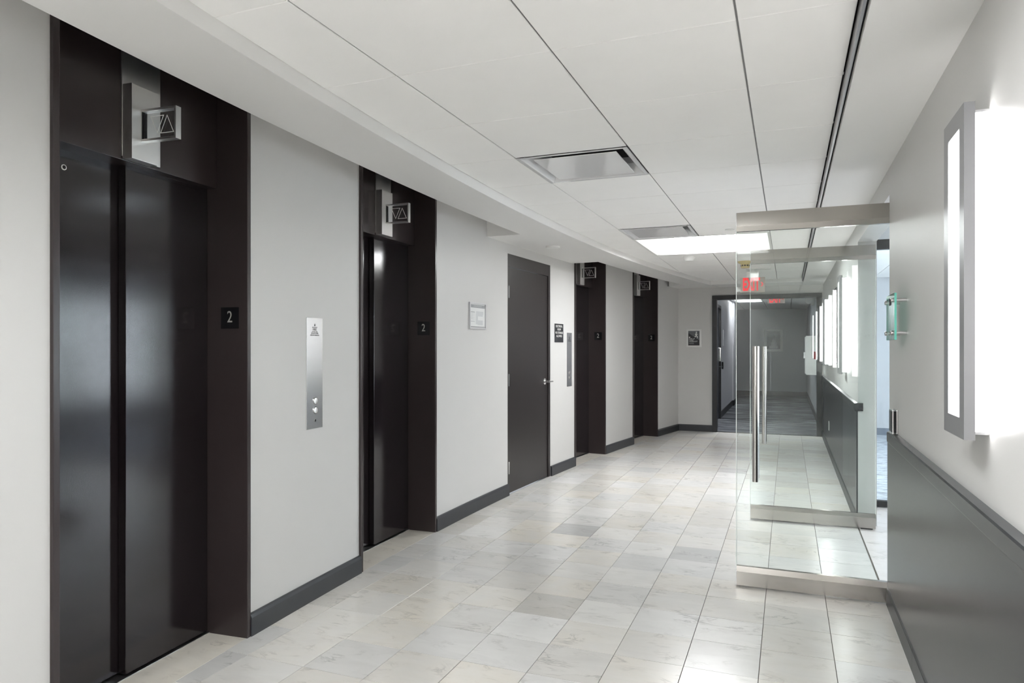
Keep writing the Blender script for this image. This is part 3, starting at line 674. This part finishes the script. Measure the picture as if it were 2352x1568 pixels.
# ------------------------------------------------------------------ suite beyond the right opening
SX0, SX1, SY0, SY1 = XR+0.13, 4.2, 1.2, 12.2
struct(bx('floor_suite', SX0-0.13, SX1, OP0, 6.70, -0.03, 0.0, MARBLEP))
struct(bx('floor_suite_entry', SX0, SX1, SY0, OP0, -0.03, 0.0, MARBLEP))
struct(bx('floor_suite_carpet', SX0, SX1, 6.70, SY1, -0.03, 0.004, CARPS))
ws = MB(); ws.box(SX0, SX1, SY1, SY1+0.1, 0, 2.8).box(SX0, SX1, SY0-0.1, SY0, 0, 2.8)
struct(ws.build('wall_suite_ends', WALLC))
wn = MB(); WY0, WY1, WZ0, WZ1 = 5.0, 11.0, 0.55, 2.15  # opening for the added window in the unseen suite wall
wn.box(SX1, SX1+0.12, SY0-0.1, WY0, 0, 2.8).box(SX1, SX1+0.12, WY1, SY1+0.1, 0, 2.8).box(SX1, SX1+0.12, WY0, WY1, 0, WZ0).box(SX1, SX1+0.12, WY0, WY1, WZ1, 2.8)
struct(wn.build('wall_suite_added_window', WALLC))
wf = bpy.data.objects.new('added_window_1', None); COL.objects.link(wf); wf.location = (SX1+0.06, (WY0+WY1)/2, WZ0); struct(wf)  # unseen window added to bring daylight into the suite
for k in range(5):
    y = -3+1.5*k; bx('mullion', -0.03, 0.03, y-0.03 if k else y, y+0.03 if k < 4 else y, 0, WZ1-WZ0, ALU, wf)
for k in range(4): bx('pane', -0.004, 0.004, -3+1.5*k+0.03, -3+1.5*(k+1)-0.03, 0, WZ1-WZ0, GLASSC, wf)
sc = struct(bx('ceiling_suite', SX0, SX1, SY0, SY1, 2.64, 2.74, WALLC))
for i in range(6):
    for j in range(18):
        x0, y0 = SX0+0.01+i*G, SY0+j*G
        if (i, j) in ((1, 11), (1, 4)): continue
        bx('ceiling_tile', x0+0.004, min(x0+G-0.004, SX1), y0+0.004, min(y0+G-0.004, SY1), 2.462, 2.475, TILE, sc)
SL = {(1, 11): 'added unseen ceiling light in the suite beyond the glass partition', (1, 4): 'added unseen ceiling light in the suite entry before the glass partition'}  # both lights added to brighten the suite and the opening reveal
for i, j in SL:
    if True:
        troffer(SX0+0.01+i*G, SY0+j*G, SL[(i, j)], G, G, LGT2, 'added suite ceiling lights', 2.462)
struct(bx('baseboard_suite', SX0, SX1, SY1-0.015, SY1, 0, 0.11, mat('slate_base', lin(120, 128, 140), 0.4)))
pt = thing('glass_partition', 'dark-framed interior glass partition inside the suite', 'partition', (SX0, 6.73, 0))
bx('bottom_channel', 0, SX1-SX0, -0.03, 0.03, 0, 0.055, BLACKF, pt); bx('top_channel', 0, SX1-SX0, -0.03, 0.03, 2.215, 2.30, BLACKF, pt)
for k in range(3): bx('glass_pane', 0.002+k*1.19, 1.188+k*1.19, -0.005, 0.005, 0.055, 2.215, GLASSC, pt)
bx('upper_panel', 0, SX1-SX0, -0.03, 0.03, 2.30, 2.46, WALLC, pt)

# ------------------------------------------------------------------ corridor beyond the back opening
VX0, VX1, VY1, VZ = -1.21, 0.50, 20.9, 2.44
struct(bx('floor_corridor', -2.6, 0.64, YB+0.02, VY1+0.2, -0.03, 0.002, CARPD))
vw = MB(); vw.box(VX0-0.12, VX0, YB+0.12, 12.35, 0, 2.6).box(VX0-0.12, VX0, 13.9, 17.0, 0, 2.6).box(VX0-0.12, VX0, 12.35, 13.9, 2.16, 2.6).box(VX0-0.12, VX0+0.03, 17.0, 17.9, 0, 2.6).box(-2.6, VX0-0.12, 17.78, 17.9, 0, 2.6)
struct(vw.build('wall_corridor_left', WALLC))
struct(bx('wall_corridor_alcove', -2.7, -2.6, 17.78, VY1+0.1, 0, 2.6, WALLC))  # added to close the unseen alcove side against outside light
struct(bx('wall_corridor_right', VX1, VX1+0.14, YB+0.12, VY1, 0, 2.6, WALLC))
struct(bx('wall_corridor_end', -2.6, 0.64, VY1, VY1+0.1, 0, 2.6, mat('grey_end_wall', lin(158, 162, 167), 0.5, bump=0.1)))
vc = struct(bx('ceiling_corridor', -2.6, 0.64, YB+0.12, VY1+0.1, 2.6, 2.7, VOID))
for i in range(-2, 3):
    for j in range(15):
        x0, y0 = -0.53+i*G, 11.85+j*G
        if i == -1 and j in (0, 7, 8): continue
        xa, xb = max(x0+0.008, -2.6), min(x0+G-0.008, VX1)
        if xb-xa > 0.05: bx('ceiling_tile', xa, xb, y0+0.004, min(y0+G-0.004, VY1), VZ, VZ+0.012, TILE, vc)
troffer(-0.53-G, 11.85+7*G, 'lit recessed light in the ceiling of the corridor beyond the black frame', G, 2*G, LGT4, 'corridor ceiling lights', VZ)
troffer(-0.53-G, 11.85, 'added unseen corridor light just past the black frame, hidden by its head', G, G, LGT3, 'corridor ceiling lights', VZ)  # added out of sight to brighten the corridor
vb = bpy.data.objects.new('baseboard_corridor', None); COL.objects.link(vb); struct(vb)
for a in ((VX0, VX0+0.015, 14.0, 17.0), (VX0, VX0+0.015, YB+0.14, 12.28), (VX0+0.03, VX0+0.045, 17.0, 17.9), (VX0-0.0, VX0+0.045, 16.985, 17.0), (VX1-0.015, VX1, YB+0.14, VY1), (-2.6, VX1-0.015, VY1-0.015, VY1)): bx('board', *a, 0, 0.125, BLACKF, vb)
dd = bpy.data.objects.new('door_3', None); COL.objects.link(dd); dd.location = (VX0, 13.125, 0); struct(dd)
bx('jamb', -0.10, 0.02, -0.775, -0.715, 0, 2.16, BLACKF, dd); bx('jamb', -0.10, 0.02, 0.715, 0.775, 0, 2.16, BLACKF, dd); bx('head', -0.10, 0.02, -0.715, 0.715, 2.10, 2.16, BLACKF, dd)
lf = bx('door_leaf', -0.06, -0.015, -0.712, 0.712, 0.01, 2.097, mat('navy_door', lin(44, 48, 56), 0.4), dd)
bx('lock_body', -0.015, 0.03, 0.55, 0.63, 1.10, 1.36, CHROME, lf, 0.008); MB().tube((0.04, 0.52, 1.0), (0.04, 0.66, 1.0), 0.012, 12).build('lever_handle', CHROME, lf); MB().tube((-0.015, 0.64, 1.0), (0.04, 0.64, 1.0), 0.012, 12).build('lever_spindle', CHROME, lf)
e = thing('card_reader', 'small black card reader on the corridor wall beside the navy door', 'card reader', (VX0, 14.25, 0.94)); bx('body', 0, 0.03, -0.05, 0.05, 0, 0.14, BLACKG, e, 0.004); bx('reader_face', 0.03, 0.032, -0.035, 0.035, 0.02, 0.12, BLACKF, e)
e = thing('wall_cabinet', 'white wall cabinet with a red label on the far corridor right wall', 'cabinet', (VX1, 14.15, 0.86))
bx('body', -0.185, 0, -0.25, 0.25, 0, 0.72, WHITEP, e, 0.004); bx('cabinet_door', -0.20, -0.186, -0.245, 0.245, 0.02, 0.70, WHITEP, e, 0.003); bx('red_label', -0.055, -0.005, -0.254, -0.2502, 0.29, 0.43, REDP, e); MB().box(-0.225, -0.20, -0.2, -0.18, 0.30, 0.42).build('latch', ALU, e)
e = thing('emergency_light', 'white two-headed emergency light high on the corridor right wall', 'emergency light', (VX1, 15.4, 2.22))
bx('body', -0.07, 0, -0.16, 0.16, 0, 0.14, WHITEP, e, 0.01)
for y in (-0.11, 0.11): MB().lathe([(0.03, 0.0), (0.062, -0.05), (0.066, -0.09), (0.058, -0.095)], (-0.10, y, 0.10), 'y', 20).build('lamp_head', WHITEP, e, smooth=True)
e = thing('framed_print', 'white-framed dark photograph of a pale tower on the corridor end wall', 'picture', (-0.376, VY1, 1.246))
b = MB(); w, hgt = 0.25, 0.63
b.box(-w, w, -0.03, 0, 0, 0.07).box(-w, w, -0.03, 0, hgt-0.07, hgt).box(-w, -w+0.07, -0.03, 0, 0.07, hgt-0.07).box(w-0.07, w, -0.03, 0, 0.07, hgt-0.07); b.build('frame', WHITEP, e, 0.003)
p = bx('print', -w+0.07, w-0.07, -0.02, 0, 0.07, hgt-0.07, mat('print_dark', lin(74, 78, 86), 0.4, mottle=0.3, mscale=9), e)
tw = MB(); y = -0.021
for x0, x1, z0, z1 in ((-0.11, 0.12, 0.08, 0.16), (-0.06, 0.09, 0.16, 0.26), (-0.035, 0.065, 0.26, 0.33), (-0.02, 0.05, 0.33, 0.40)): tw.quad((x0, y, z0), (x1, y, z0), (x1, y, z1), (x0, y, z1))
tw.quad((-0.02, y, 0.40), (0.05, y, 0.40), (0.017, y, 0.50)); tw.build('tower_print', mat('print_pale', lin(168, 170, 172), 0.5, mottle=0.35, mscale=40), p)
tag(bx('wall_panel', VX0+0.0, VX0+0.012, 14.55, 14.85, 1.40, 1.72, WALLC), 'thin pale sign plate on the corridor left wall above the card reader', 'sign')
exit_sign(-0.20, 13.9, 2.19, 2.37, VZ, 'second red EXIT sign in the corridor, cut off by the black frame head')
